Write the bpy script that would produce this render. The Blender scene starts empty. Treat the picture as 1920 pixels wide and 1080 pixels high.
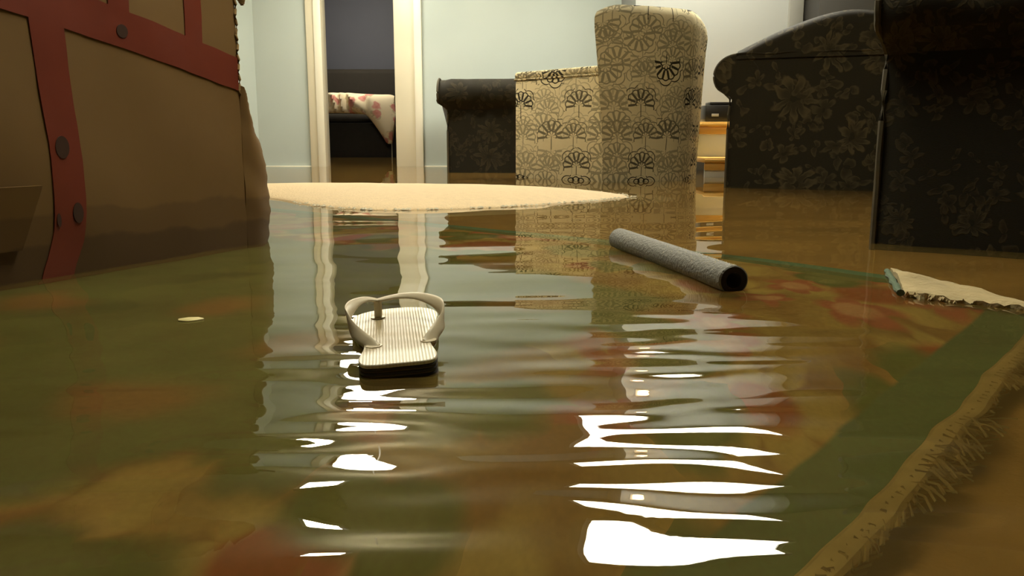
import bpy, bmesh, math, random
from mathutils import Vector, Matrix, noise
random.seed(4)
PI = math.pi
sc = bpy.context.scene
C = sc.collection

# ------------------------------------------------------------------ camera, world, exposure
F_PX, PITCH, CAM_H = 1580.0, math.atan((540 - 256) / 1580.0), 0.24      # water surface is z = 0
cam = bpy.data.cameras.new('camera'); cam.sensor_width = 36.0; cam.lens = 36.0 * F_PX / 1920.0
cam.clip_start = 0.02
camo = bpy.data.objects.new('camera', cam); C.objects.link(camo)
camo.location = (0, 0, CAM_H); camo.rotation_euler = (PI / 2 - PITCH, 0, 0)
sc.camera = camo
w = bpy.data.worlds.new('world'); sc.world = w; w.use_nodes = True
w.node_tree.nodes['Background'].inputs[0].default_value = (0.05, 0.05, 0.045, 1)
w.node_tree.nodes['Background'].inputs[1].default_value = 0.3
vs = sc.view_settings
vs.view_transform = 'Standard'; vs.look = 'None'; vs.gamma = 1.0; vs.use_curve_mapping = False
vs.exposure = 0.0
sc.cycles.caustics_refractive = True; sc.cycles.caustics_reflective = False
sc.cycles.max_bounces = 8; sc.cycles.sample_clamp_indirect = 6.0
FLOOR = -0.10
CEIL = 2.12
LIGHT_MAIN, LIGHT_DOOR, LIGHT_SPOT, LIGHT_FILL = 24.0, 22.0, 185.0, 18.0

# ------------------------------------------------------------------ node helpers
class X:
    """a socket or a number with arithmetic that writes Math nodes"""
    nt = None
    def __init__(self, s): self.s = s
    @staticmethod
    def m(op, *a):
        n = X.nt.nodes.new('ShaderNodeMath'); n.operation = op
        for i, v in enumerate(a):
            v = v.s if isinstance(v, X) else v
            if isinstance(v, (int, float)): n.inputs[i].default_value = v
            else: X.nt.links.new(v, n.inputs[i])
        return X(n.outputs[0])
    def __add__(s, o): return X.m('ADD', s, o)
    __radd__ = __add__
    def __sub__(s, o): return X.m('SUBTRACT', s, o)
    def __rsub__(s, o): return X.m('SUBTRACT', o, s)
    def __mul__(s, o): return X.m('MULTIPLY', s, o)
    __rmul__ = __mul__
    def __truediv__(s, o): return X.m('DIVIDE', s, o)
    def lt(s, o): return X.m('LESS_THAN', s, o)
    def gt(s, o): return X.m('GREATER_THAN', s, o)
def xmax(a, b): return X.m('MAXIMUM', a, b)
def xmin(a, b): return X.m('MINIMUM', a, b)
def sstep(v, a, b):
    n = X.nt.nodes.new('ShaderNodeMapRange'); n.interpolation_type = 'SMOOTHSTEP'
    X.nt.links.new(v.s, n.inputs[0]); n.inputs[1].default_value = a; n.inputs[2].default_value = b
    return X(n.outputs[0])
def rgb(c): return (c[0], c[1], c[2], 1)
def mixc(f, a, b):
    n = X.nt.nodes.new('ShaderNodeMix'); n.data_type = 'RGBA'
    for k, v in ((0, f), (6, a), (7, b)):
        v = v.s if isinstance(v, X) else v
        if isinstance(v, (int, float)): n.inputs[k].default_value = v
        elif isinstance(v, (tuple, list)): n.inputs[k].default_value = rgb(v)
        else: X.nt.links.new(v, n.inputs[k])
    return X(n.outputs[2])
def coord(kind):
    n = X.nt.nodes.new('ShaderNodeTexCoord'); return n.outputs[kind]
def sep(v):
    n = X.nt.nodes.new('ShaderNodeSeparateXYZ'); X.nt.links.new(v, n.inputs[0])
    return X(n.outputs[0]), X(n.outputs[1]), X(n.outputs[2])
def comb(x, y, z=0.0):
    n = X.nt.nodes.new('ShaderNodeCombineXYZ')
    for i, v in enumerate((x, y, z)):
        if isinstance(v, X): X.nt.links.new(v.s, n.inputs[i])
        else: n.inputs[i].default_value = v
    return n.outputs[0]
def tnoise(vec, scale, detail=3.0, rough=0.5, dist=0.0):
    n = X.nt.nodes.new('ShaderNodeTexNoise'); X.nt.links.new(vec, n.inputs['Vector'])
    n.inputs['Scale'].default_value = scale; n.inputs['Detail'].default_value = detail
    n.inputs['Roughness'].default_value = rough; n.inputs['Distortion'].default_value = dist
    return X(n.outputs[0]), n.outputs[1]
def voro(vec, scale, rnd=1.0, feature='F1'):
    n = X.nt.nodes.new('ShaderNodeTexVoronoi'); n.voronoi_dimensions = '2D'; n.feature = feature
    X.nt.links.new(vec, n.inputs['Vector']); n.inputs['Scale'].default_value = scale
    n.inputs['Randomness'].default_value = rnd
    return X(n.outputs['Distance']), n.outputs['Color'], n.outputs['Position']
def bump(h, strength=0.3, dist=0.01):
    n = X.nt.nodes.new('ShaderNodeBump'); n.inputs['Strength'].default_value = strength
    n.inputs['Distance'].default_value = dist; X.nt.links.new(h.s, n.inputs['Height'])
    return n.outputs[0]
def begin(name):
    m = bpy.data.materials.new(name); m.use_nodes = True; X.nt = m.node_tree
    return m, m.node_tree.nodes['Principled BSDF']
def put(b, key, v):
    v = v.s if isinstance(v, X) else v
    if isinstance(v, (int, float)): b.inputs[key].default_value = v
    elif isinstance(v, (tuple, list)): b.inputs[key].default_value = rgb(v)
    else: X.nt.links.new(v, b.inputs[key])
def plain(name, col, rough=0.6, spread=0.12, scale=8.0, metal=0.0, bmp=0.0, bscale=200.0, spec=0.5):
    m, b = begin(name); o = coord('Object')
    n, _ = tnoise(o, scale, 4)
    put(b, 'Base Color', mixc(n, tuple(c * (1 - spread) for c in col), tuple(min(1, c * (1 + spread)) for c in col)))
    put(b, 'Roughness', rough); put(b, 'Metallic', metal); put(b, 'Specular IOR Level', spec)
    if bmp:
        k, _ = tnoise(o, bscale, 2); put(b, 'Normal', bump(k, bmp, 0.004))
    return m
def emit(name, col, strength):
    m, b = begin(name); put(b, 'Base Color', (0.8, 0.8, 0.8)); put(b, 'Emission Color', col); put(b, 'Emission Strength', strength)
    return m

M = {}
def fan_fabric():
    m, b = begin('cream_fan_print_fabric')
    u, v, _ = sep(coord('UV'))
    o = coord('Object')
    dn, _ = tnoise(o, 9, 2)
    total = None
    for k, (sx, off, rad) in enumerate(((1 / 0.165, 0.0, 0.098), (1 / 0.165, 3.78, 0.095))):
        vec = comb(u + off, v + off * 1.3)
        d, colr, pos = voro(vec, sx, 0.38)
        px, py, _ = sep(pos)
        rnd, rnd2, rnd3 = sep(colr)
        dx = (u + off) - px; dy0 = (v + off * 1.3) - py
        sgn = 1.0 - 2.0 * rnd.lt(0.28)
        dy = dy0 * sgn + 0.02
        R = rad * (0.8 + 0.35 * rnd3)
        r = X.m('SQRT', dx * dx + dy * dy) / R
        th = X.m('ARCTAN2', dx, dy)
        N = 13.0
        g = X.m('ABSOLUTE', X.m('SUBTRACT', X.m('FRACT', th * (N / (2 * PI)) + 0.5), 0.5)) * 2.0
        fan = X.m('ABSOLUTE', th).lt(1.95)
        rays = g.gt(0.36 + 0.38 * sstep(r, 0.3, 0.9)) * r.gt(0.34) * r.lt(0.84)
        sc1 = 0.86 - 0.10 * g * g
        l1 = X.m('ABSOLUTE', r - sc1).lt(0.035)
        g2 = X.m('ABSOLUTE', X.m('SUBTRACT', X.m('FRACT', th * (8.0 / (2 * PI)) + 0.5), 0.5)) * 2.0
        sc2 = 1.12 - 0.18 * g2 * g2
        l2 = X.m('ABSOLUTE', r - sc2).lt(0.03)
        hub = X.m('ABSOLUTE', r - (0.32 - 0.06 * g2)).lt(0.045)
        spk = g2.gt(0.72) * r.lt(0.3)
        stem = X.m('ABSOLUTE', dx).lt(0.0022) * dy.lt(0.0) * dy.gt(-0.10)
        ink = xmax(fan * xmax(xmax(rays, hub), xmax(xmax(l1, l2), spk)), stem)
        w_ = ink * (0.50 + 0.50 * sstep(rnd2, 0.2, 0.7))
        if k: w_ = w_ * 0.55
        total = w_ if total is None else xmax(total, w_)
    base = mixc(dn, (0.64, 0.56, 0.34), (0.76, 0.67, 0.43))
    put(b, 'Base Color', mixc(total, base, (0.028, 0.022, 0.012)))
    put(b, 'Roughness', 0.85); put(b, 'Specular IOR Level', 0.2)
    fn, _ = tnoise(o, 22, 3); put(b, 'Normal', bump(fn, 0.25, 0.012))
    return m
def dark_floral(name, ground, motif, k0=1.0):
    m, b = begin(name)
    u, v, _ = sep(coord('UV'))
    u = u * k0; v = v * k0
    warp, wc = tnoise(comb(u, v), 9, 3)
    wx, wy, _ = sep(wc)
    uu = u + (wx - 0.5) * 0.11; vv = v + (wy - 0.5) * 0.11
    total = None
    for k, (scale, off, rad, npet, amp) in enumerate(((3.3, 0.0, 0.105, 9.0, 0.75), (6.0, 2.3, 0.060, 5.0, 0.55), (9.5, 5.1, 0.040, 2.0, 0.55), (8.0, 8.4, 0.05, 2.0, 0.5))):
        vec = comb(uu + off, vv + off)
        d, colr, pos = voro(vec, scale, 0.8)
        px, py, _ = sep(pos); rnd, rnd2, rnd3 = sep(colr)
        dx = uu + off - px; dy = vv + off - py
        r = X.m('SQRT', dx * dx + dy * dy) / (rad * (0.7 + 0.5 * rnd2))
        th = X.m('ARCTAN2', dx, dy) + rnd * 6.28
        ab = X.m('ABSOLUTE', X.m('COSINE', th * (npet / 2)))
        pet = (0.10 + 0.90 * ab * ab) if npet < 3 else (0.30 + 0.70 * ab)
        inside = 1.0 - sstep(r / pet, 0.8, 1.0)
        rim = sstep(r / pet, 0.35, 0.9)
        line = X.m('ABSOLUTE', X.m('SINE', th * (npet / 2))).lt(0.93)
        w_ = inside * (0.22 + 0.78 * rim) * amp * (0.5 + 0.5 * line) * r.gt(0.16) * (rnd3.gt(0.25))
        total = w_ if total is None else xmax(total, w_)
    wear, _ = tnoise(comb(u, v), 3, 3)
    total = total * (0.45 + 0.9 * wear)
    thr, _ = tnoise(comb(u * 1.0, v * 5.0), 90, 2)
    put(b, 'Base Color', mixc(total, mixc(thr, tuple(c * 0.7 for c in ground), tuple(c * 1.3 for c in ground)), motif))
    put(b, 'Roughness', 0.75); put(b, 'Specular IOR Level', 0.25)
    put(b, 'Sheen Weight', 0.05)
    put(b, 'Normal', bump(total + thr * 0.4, 0.3, 0.004))
    return m
def rose_cloth():
    m, b = begin('cream_rose_print_cloth')
    o = coord('Object'); x, y, z = sep(o)
    _, wc = tnoise(o, 12, 2); wx, wy, _ = sep(wc)
    d, colr, _ = voro(comb(x + (wx - 0.5) * 0.1, z + y + (wy - 0.5) * 0.1), 6.5, 0.9)
    rnd, _, _ = sep(colr)
    f = (1.0 - sstep(d, 0.22, 0.36)) * rnd.gt(0.3)
    n, _ = tnoise(o, 30, 3)
    leaf = (1.0 - sstep(d, 0.34, 0.46)) * rnd.gt(0.45) * n.gt(0.5)
    c = mixc(leaf * 0.6, (0.80, 0.70, 0.50), (0.35, 0.30, 0.15))
    put(b, 'Base Color', mixc(f, c, mixc(n, (0.45, 0.10, 0.09), (0.75, 0.42, 0.34))))
    put(b, 'Roughness', 0.9)
    return m
def cardboard():
    m, b = begin('worn_cardboard')
    o = coord('Object'); x, y, z = sep(o)
    n, _ = tnoise(o, 5, 4); n2, _ = tnoise(o, 40, 3)
    base = mixc(n, (0.175, 0.096, 0.026), (0.23, 0.130, 0.038))
    base = mixc(n2 * 0.35, base, (0.20, 0.12, 0.045))
    wet = 1.0 - sstep(z + (n - 0.5) * 0.10, 0.045, 0.065)
    wet2 = (1.0 - sstep(z + (n - 0.5) * 0.10, 0.10, 0.11)) * 0.45
    put(b, 'Base Color', mixc(xmax(wet, wet2), base, (0.10, 0.055, 0.018)))
    put(b, 'Roughness', 0.82)
    fl, _ = tnoise(comb(x * 1.0, y * 1.0, z * 30.0), 6, 1)
    put(b, 'Normal', bump(n, 0.25, 0.01))
    return m
def rug_pile():
    m, b = begin('woven_rug_pile')
    u, v, _ = sep(coord('UV'))            # u = distance from the fringed edge, v = distance from the far edge
    _, wc = tnoise(comb(u, v), 5, 3); wx, wy, _ = sep(wc)
    uu = u + (wx - 0.5) * 0.16; vv = v + (wy - 0.5) * 0.16
    d = xmin(u, v)
    n1, _ = tnoise(comb(u, v), 6, 3); n2, _ = tnoise(comb(u, v), 120, 2)
    ground = mixc(sstep(n1, 0.35, 0.65), (0.30, 0.15, 0.045), (0.44, 0.30, 0.09))
    col = ground
    for scale, off, npet, rad, c1, c2, keep in ((3.2, 0.0, 6.0, 0.16, (0.55, 0.40, 0.13), (0.42, 0.09, 0.04), 0.2), (5.5, 3.1, 5.0, 0.085, (0.46, 0.11, 0.07), (0.62, 0.30, 0.18), 0.4), (5.0, 7.7, 2.0, 0.11, (0.10, 0.17, 0.05), (0.15, 0.22, 0.08), 0.25)):
        vd, colr, pos = voro(comb(uu + off, vv + off), scale, 0.9)
        px, py, _ = sep(pos); rnd, rnd2, rnd3 = sep(colr)
        dx = uu + off - px; dy = vv + off - py
        r = X.m('SQRT', dx * dx + dy * dy) / (rad * (0.7 + 0.6 * rnd2))
        th = X.m('ARCTAN2', dx, dy) + rnd * 6.28
        pet = 0.55 + 0.45 * X.m('ABSOLUTE', X.m('COSINE', th * (npet / 2)))
        ins = (1.0 - sstep(r / pet, 0.62, 1.05)) * rnd3.gt(keep)
        col = mixc(ins * 0.95, col, mixc(sstep(r, 0.25, 0.5), c2, c1))
    field = mixc(sstep(n1, 0.3, 0.7), (0.10, 0.16, 0.06), (0.16, 0.22, 0.085))
    fmask = sstep(d + (n1 - 0.5) * 0.12, 0.44, 0.50)
    fl, fc, _ = voro(comb(uu + 1.0, vv), 3.4, 0.9); fr, _, _ = sep(fc)
    field = mixc((1.0 - sstep(fl, 0.08, 0.36)) * fr.gt(0.5) * 0.7, field, (0.42, 0.18, 0.07))
    col = mixc(fmask, col, field)
    col = mixc(1.0 - sstep(d, 0.072, 0.080), col, (0.10, 0.185, 0.085))
    col = mixc((1.0 - sstep(v, 0.035, 0.045)), col, (0.10, 0.30, 0.24))
    col = mixc(n2 * 0.3, col, (0.05, 0.04, 0.02))
    put(b, 'Base Color', col); put(b, 'Roughness', 0.95); put(b, 'Specular IOR Level', 0.1)
    return m
def water_mat():
    m, b = begin('muddy_flood_water'); nt = X.nt
    nt.nodes.remove(b); out = nt.nodes['Material Output']
    o = coord('Object')
    n, _ = tnoise(o, 2.0, 3)
    fr = nt.nodes.new('ShaderNodeFresnel'); fr.inputs['IOR'].default_value = 1.333
    gl = nt.nodes.new('ShaderNodeBsdfGlossy'); gl.inputs['Roughness'].default_value = 0.0; gl.inputs['Color'].default_value = (1, 1, 1, 1)
    rf = nt.nodes.new('ShaderNodeBsdfRefraction'); rf.inputs['Roughness'].default_value = 0.0; rf.inputs['IOR'].default_value = 1.333
    rf.inputs['Color'].default_value = (0.95, 0.90, 0.70, 1)
    df = nt.nodes.new('ShaderNodeBsdfDiffuse')
    nt.links.new(mixc(n, (0.36, 0.235, 0.06), (0.42, 0.285, 0.085)).s, df.inputs['Color'])
    m1 = nt.nodes.new('ShaderNodeMixShader'); m1.inputs[0].default_value = 0.15
    nt.links.new(rf.outputs[0], m1.inputs[1]); nt.links.new(df.outputs[0], m1.inputs[2])
    m2 = nt.nodes.new('ShaderNodeMixShader')
    nt.links.new(fr.outputs[0], m2.inputs[0]); nt.links.new(m1.outputs[0], m2.inputs[1]); nt.links.new(gl.outputs[0], m2.inputs[2])
    nt.links.new(m2.outputs[0], out.inputs['Surface'])
    return m
def foam_mat():
    m, b = begin('grey_foam'); o = coord('Object')
    d, _ = tnoise(o, 160, 2); n, _ = tnoise(o, 12, 3)
    put(b, 'Base Color', mixc(n, (0.13, 0.13, 0.115), (0.19, 0.19, 0.17)))
    put(b, 'Roughness', 0.6)
    put(b, 'Normal', bump(d, 0.7, 0.004))
    return m
def footbed_mat():
    m, b = begin('ribbed_cream_footbed'); x, y, z = sep(coord('Object'))
    n, _ = tnoise(coord('Object'), 25, 3)
    rib = X.m('ABSOLUTE', X.m('SINE', x * 900.0))
    mid_tan = (1.0 - sstep(X.m('ABSOLUTE', x + 0.002) + (n - 0.5) * 0.02, 0.029, 0.041)) * sstep(y, -0.10, -0.07) * (1.0 - sstep(y, 0.10, 0.125))  # darker tan strip down the middle of the footbed
    c = mixc(mid_tan, (0.88, 0.84, 0.68), (0.40, 0.33, 0.19))
    put(b, 'Base Color', mixc(rib.lt(0.3) * 0.25, c, (0.35, 0.29, 0.17)))
    put(b, 'Roughness', 0.35); put(b, 'Normal', bump(rib, 0.25, 0.001))
    return m
def wood_gold():
    m, b = begin('golden_pine'); o = coord('Object'); x, y, z = sep(o)
    n, _ = tnoise(comb(x * 2.0, y * 25.0, z * 25.0), 3, 3)
    put(b, 'Base Color', mixc(n, (0.55, 0.30, 0.06), (0.80, 0.50, 0.14))); put(b, 'Roughness', 0.3)
    return m

M['fan'] = fan_fabric()
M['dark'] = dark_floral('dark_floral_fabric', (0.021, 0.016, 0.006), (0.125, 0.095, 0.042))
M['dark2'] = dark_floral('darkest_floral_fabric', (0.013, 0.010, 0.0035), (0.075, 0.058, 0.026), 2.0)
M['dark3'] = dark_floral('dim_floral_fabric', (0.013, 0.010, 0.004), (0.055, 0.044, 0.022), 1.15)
M['pipe_dark'] = plain('brown_piping', (0.060, 0.048, 0.024), 0.6, 0.3, 60)
M['rose'] = rose_cloth()
M['card'] = cardboard()
M['card_edge'] = plain('torn_cardboard_edge', (0.34, 0.22, 0.09), 0.9, 0.25, 60)
M['rug'] = rug_pile()
M['water'] = water_mat()
M['foam'] = foam_mat()
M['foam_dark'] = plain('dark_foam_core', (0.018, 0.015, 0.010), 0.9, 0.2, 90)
M['footbed'] = footbed_mat()
M['sole'] = plain('dark_rubber_sole', (0.022, 0.018, 0.012), 0.55, 0.2, 60)
M['sole2'] = plain('tan_rubber_layer', (0.16, 0.12, 0.06), 0.6, 0.2, 60)
M['strap'] = plain('cream_rubber_strap', (0.68, 0.60, 0.43), 0.4, 0.08, 20)
M['pine'] = wood_gold()
M['white'] = plain('white_paint', (0.66, 0.71, 0.72), 0.45, 0.03, 4)
M['wall_blue'] = plain('pale_blue_wall_paint', (0.475, 0.535, 0.505), 0.75, 0.04, 3, bmp=0.08)
M['wall_grey'] = plain('grey_white_wall_paint', (0.27, 0.28, 0.265), 0.75, 0.04, 3, bmp=0.08)
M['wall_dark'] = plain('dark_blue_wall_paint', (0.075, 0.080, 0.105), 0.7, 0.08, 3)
M['wall_room'] = plain('beige_wall_paint', (0.36, 0.32, 0.24), 0.8, 0.05, 3)
M['ceil'] = plain('tan_ceiling', (0.34, 0.30, 0.20), 0.85, 0.04, 3)
M['trim'] = plain('cream_gloss_trim', (0.72, 0.66, 0.50), 0.4, 0.03, 4)
M['trim2'] = plain('bright_cream_trim', (0.84, 0.80, 0.66), 0.4, 0.03, 4)
M['trim_grey'] = plain('grey_door_casing', (0.17, 0.17, 0.15), 0.5, 0.05, 4)
M['door_dark'] = plain('dark_grey_door', (0.060, 0.058, 0.052), 0.5, 0.1, 5)
M['floor'] = plain('brown_floor_carpet', (0.38, 0.22, 0.06), 0.95, 0.18, 9, bmp=0.3, bscale=150)
M['beige'] = plain('wet_beige_carpet', (0.80, 0.62, 0.37), 0.75, 0.12, 35, bmp=0.8, bscale=130)
M['jute'] = plain('rug_backing', (0.46, 0.37, 0.20), 0.9, 0.35, 25, bmp=0.9, bscale=110)
M['binding'] = plain('rug_edge_binding', (0.42, 0.31, 0.12), 0.9, 0.2, 40)
M['teal'] = plain('teal_rug_border', (0.10, 0.15, 0.095), 0.9, 0.2, 60)
M['tape'] = plain('red_parcel_tape', (0.185, 0.028, 0.010), 0.5, 0.15, 14)
M['mark'] = plain('dark_tape_print', (0.055, 0.022, 0.012), 0.6, 0.2, 50)
M['black'] = plain('black_plastic', (0.015, 0.014, 0.012), 0.35, 0.2, 20)
M['panelgrey'] = plain('grey_display_panel', (0.40, 0.40, 0.36), 0.4, 0.05, 20)
M['sofa_black'] = plain('black_brown_upholstery', (0.018, 0.014, 0.009), 0.85, 0.3, 20)
M['glint_bead'] = plain('wet_glint_beads', (0.88, 0.82, 0.66), 0.15, 0.05, 50)
M['frame'] = plain('white_lamp_frame', (0.75, 0.75, 0.72), 0.4, 0.02, 4)
M['cord'] = plain('grey_cord', (0.35, 0.32, 0.24), 0.7, 0.1, 30)
M['fleck_yellow'] = plain('pale_yellow_fleck', (0.75, 0.66, 0.30), 0.5, 0.15, 60)

# ------------------------------------------------------------------ mesh helpers
def link(o, parent=None):
    C.objects.link(o)
    if parent is not None: o.parent = parent
    return o
def obj(name, verts, faces, mat, parent=None, smooth=True, uv=None):
    me = bpy.data.meshes.new(name); me.from_pydata([tuple(v) for v in verts], [], faces); me.update()
    bm = bmesh.new(); bm.from_mesh(me); bmesh.ops.recalc_face_normals(bm, faces=bm.faces); bm.to_mesh(me); bm.free()
    return finish(name, me, mat, parent, smooth, uv)
def finish(name, me, mat, parent, smooth=True, uv=None):
    me.materials.append(mat if not isinstance(mat, str) else M[mat])
    if smooth:
        me.polygons.foreach_set('use_smooth', [True] * len(me.polygons))
        me.set_sharp_from_angle(angle=math.radians(38))
    lay = me.uv_layers.new(name='UVMap')
    for p in me.polygons:
        n = p.normal
        ax = 0 if abs(n.x) > abs(n.y) and abs(n.x) > abs(n.z) * 0.8 else (1 if abs(n.y) > abs(n.z) * 0.8 else 2)
        for li in p.loop_indices:
            vi = me.loops[li].vertex_index; c = me.vertices[vi].co
            if uv: lay.data[li].uv = uv[vi]
            else: lay.data[li].uv = ((c.y + 0.37, c.z) if ax == 0 else (c.x, c.z) if ax == 1 else (c.x, c.y + 0.6))
    return link(bpy.data.objects.new(name, me), parent)
def from_bm(name, bm, mat, parent=None, smooth=True):
    bmesh.ops.recalc_face_normals(bm, faces=bm.faces)
    me = bpy.data.meshes.new(name); bm.to_mesh(me); bm.free()
    return finish(name, me, mat, parent, smooth)
def box_bm(lo, hi, bev=0.0, seg=2, bm=None):
    bm = bm or bmesh.new()
    r = bmesh.ops.create_cube(bm, size=1.0)
    for v in r['verts']:
        v.co = Vector([lo[i] + (v.co[i] + 0.5) * (hi[i] - lo[i]) for i in range(3)])
    if bev:
        es = list({e for v in r['verts'] for e in v.link_edges})
        bmesh.ops.bevel(bm, geom=es, offset=bev, segments=seg, profile=0.5, affect='EDGES')
    return bm
def box(name, lo, hi, mat, parent=None, bev=0.0, seg=2):
    return from_bm(name, box_bm(lo, hi, bev, seg), mat, parent)
def loft(name, rings, mat, parent=None, closed=True, caps=True, smooth=True, uv=None):
    vs, fs = [], []; n = len(rings[0])
    for r in rings: vs += [Vector(p) for p in r]
    for i in range(len(rings) - 1):
        for j in range(n if closed else n - 1):
            a = i * n + j; b = i * n + (j + 1) % n
            fs.append((a, b, b + n, a + n))
    if caps and closed:
        fs.append(tuple(range(n - 1, -1, -1))); fs.append(tuple((len(rings) - 1) * n + j for j in range(n)))
    return obj(name, vs, fs, mat, parent, smooth, uv)
def prism(name, pts, z0, z1, mat, parent=None, bev=0.0, seg=3, lump=0.0, sub=0):
    bm = bmesh.new()
    a = [bm.verts.new((p[0], p[1], z0)) for p in pts]
    f = bm.faces.new(a)
    r = bmesh.ops.extrude_face_region(bm, geom=[f])
    for v in r['geom']:
        if isinstance(v, bmesh.types.BMVert): v.co.z = z1
    bmesh.ops.recalc_face_normals(bm, faces=bm.faces)
    if bev: bmesh.ops.bevel(bm, geom=list(bm.edges), offset=bev, segments=seg, profile=0.5, affect='EDGES')
    return from_bm(name, bm, mat, parent)
def crom(pts, n=8, closed=False):
    pts = [Vector(p) for p in pts]; out = []; m = len(pts)
    for i in range(m if closed else m - 1):
        if closed: p0, p1, p2, p3 = pts[i - 1], pts[i], pts[(i + 1) % m], pts[(i + 2) % m]
        else: p0, p1, p2, p3 = pts[max(i - 1, 0)], pts[i], pts[i + 1], pts[min(i + 2, m - 1)]
        for k in range(n):
            t = k / n
            out.append(0.5 * ((2 * p1) + (p2 - p0) * t + (2 * p0 - 5 * p1 + 4 * p2 - p3) * t * t + (3 * p1 - p0 - 3 * p2 + p3) * t ** 3))
    if not closed: out.append(pts[-1].copy())
    return out
def sweep(name, path, rx, rz, mat, parent=None, seg=10, up=Vector((0, 0, 1)), taper=None):
    rings = []
    for i, p in enumerate(path):
        t = (path[min(i + 1, len(path) - 1)] - path[max(i - 1, 0)]).normalized()
        u = up(i) if callable(up) else up
        s = t.cross(u)
        if s.length < 1e-4: s = t.cross(Vector((1, 0.3, 0)))
        s.normalize(); q = s.cross(t).normalized()
        k = taper(i / (len(path) - 1)) if taper else 1.0
        rings.append([p + s * (math.cos(2 * PI * j / seg) * rx * k) + q * (math.sin(2 * PI * j / seg) * rz * k) for j in range(seg)])
    return loft(name, rings, mat, parent)
def thing(name, label, cat, loc=(0, 0, 0), rz=0.0, group=None):
    o = bpy.data.objects.new(name, None); C.objects.link(o); o.empty_display_size = 0.1
    o.location = loc; o.rotation_euler = (0, 0, rz); return tag(o, label, cat, group)
def tag(o, label, cat, group=None, kind=None):
    o['label'] = label; o['category'] = cat
    if group: o['group'] = group
    if kind: o['kind'] = kind
    return o
def struct(o, label=None):
    o['kind'] = 'structure'
    if label: o['label'] = label
    return o
def nz(p, s, seed=0.0): return noise.noise(Vector((p[0] * s + seed, p[1] * s - seed, p[2] * s + seed * 0.5)))

# ------------------------------------------------------------------ the setting
WX0, WX1, WY0, WY1 = -3.4, 3.2, -2.2, 10.9
YB = 7.0                                             # door wall
struct(box('floor', (WX0, WY0, FLOOR - 0.1), (WX1, WY1, FLOOR), 'floor'), 'brown carpeted floor under the flood water')
struct(box('ceiling', (WX0, WY0, CEIL), (WX1, WY1, CEIL + 0.1), 'ceil'), 'tan ceiling')
DX0, DX1 = -1.52, -0.944                             # doorway opening
wb = struct(box('wall_back', (DX1 + 0.03, YB, FLOOR), (1.4, YB + 0.12, CEIL), 'wall_blue'), 'pale blue wall right of the doorway')
struct(box('wall_back_left', (-2.07, YB, FLOOR), (DX0 - 0.03, YB + 0.12, CEIL), 'wall_blue'), 'pale blue wall left of the doorway')
struct(box('wall_back_head', (DX0, YB, 1.95), (DX1, YB + 0.12, CEIL), 'wall_blue'), 'wall strip above the doorway')
# oblique left wall
pl = [(-2.07, YB), (-2.07, YB + 0.12), (-3.4, 5.3), (-3.4, 5.1)]
struct(prism('wall_left', [(-2.07, YB), (-2.07, YB + 0.14), (-3.45, 4.5), (-3.4, 4.3)], FLOOR, CEIL, 'wall_blue'), 'pale blue wall left of the doorway wall')
struct(box('wall_side_left', (WX0 - 0.1, WY0, FLOOR), (WX0, 4.4, CEIL), 'wall_room'), 'beige side wall on the left')
struct(box('wall_side_right', (WX1, WY0, FLOOR), (WX1 + 0.1, 6.3, CEIL), 'wall_room'), 'beige side wall on the right')
struct(box('wall_front', (WX0, WY0 - 0.1, FLOOR), (WX1, WY0, CEIL), 'wall_room'), 'beige wall behind the camera')
YS = 6.2
struct(box('wall_stair', (0.872, YS, FLOOR), (1.95, YS + 0.12, CEIL), 'wall_grey'), 'grey-white wall behind the stairs')
struct(box('wall_stair_return', (0.872, YS + 0.12, FLOOR), (0.95, YB, CEIL), 'wall_grey'), 'grey-white wall return beside the stairs')
struct(box('wall_right', (2.9, YS, FLOOR), (WX1, YS + 0.12, CEIL), 'wall_grey'), 'grey wall right of the dark door')
struct(box('trim_1', (1.95, YS - 0.03, FLOOR), (2.05, YS + 0.12, CEIL), 'trim_grey', bev=0.006), 'grey casing beside the dark door')
d1 = struct(box('door_1', (2.05, YS + 0.03, FLOOR), (2.9, YS + 0.08, CEIL), 'door_dark', bev=0.004), 'dark grey door behind the sofa')
box('door_panel', (2.17, YS + 0.02, 0.9), (2.78, YS + 0.035, 1.9), 'door_dark', d1, bev=0.006)
box('door_panel', (2.17, YS + 0.02, 0.1), (2.78, YS + 0.035, 0.75), 'door_dark', d1, bev=0.006)
# doorway casing
struct(box('trim_2', (DX0 - 0.125, YB - 0.03, FLOOR), (DX0, YB + 0.14, 2.0), 'trim', bev=0.006), 'cream casing on the left of the doorway')
struct(box('trim_3', (DX0 - 0.06, YB - 0.045, FLOOR), (DX0, YB - 0.03, 1.98), 'trim2', bev=0.004), 'bright cream moulding on the left casing')
struct(box('trim_4', (DX1, YB - 0.03, FLOOR), (DX1 + 0.222, YB + 0.14, 2.0), 'trim', bev=0.006), 'wide cream casing on the right of the doorway')
struct(box('trim_5', (DX1 + 0.162, YB - 0.05, FLOOR), (DX1 + 0.222, YB - 0.03, 2.0), 'trim2', bev=0.004), 'bright cream moulding on the right casing')
struct(box('trim_6', (DX0 - 0.125, YB - 0.03, 1.94), (DX1 + 0.222, YB + 0.14, 2.06), 'trim', bev=0.006), 'cream head casing over the doorway')
struct(box('baseboard_back', (DX1 + 0.222, YB - 0.02, FLOOR), (0.872, YB, 0.004), 'trim2', bev=0.004))
struct(box('baseboard_left', (-2.07, YB - 0.02, FLOOR), (DX0 - 0.125, YB, 0.004), 'trim2', bev=0.004))
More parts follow.
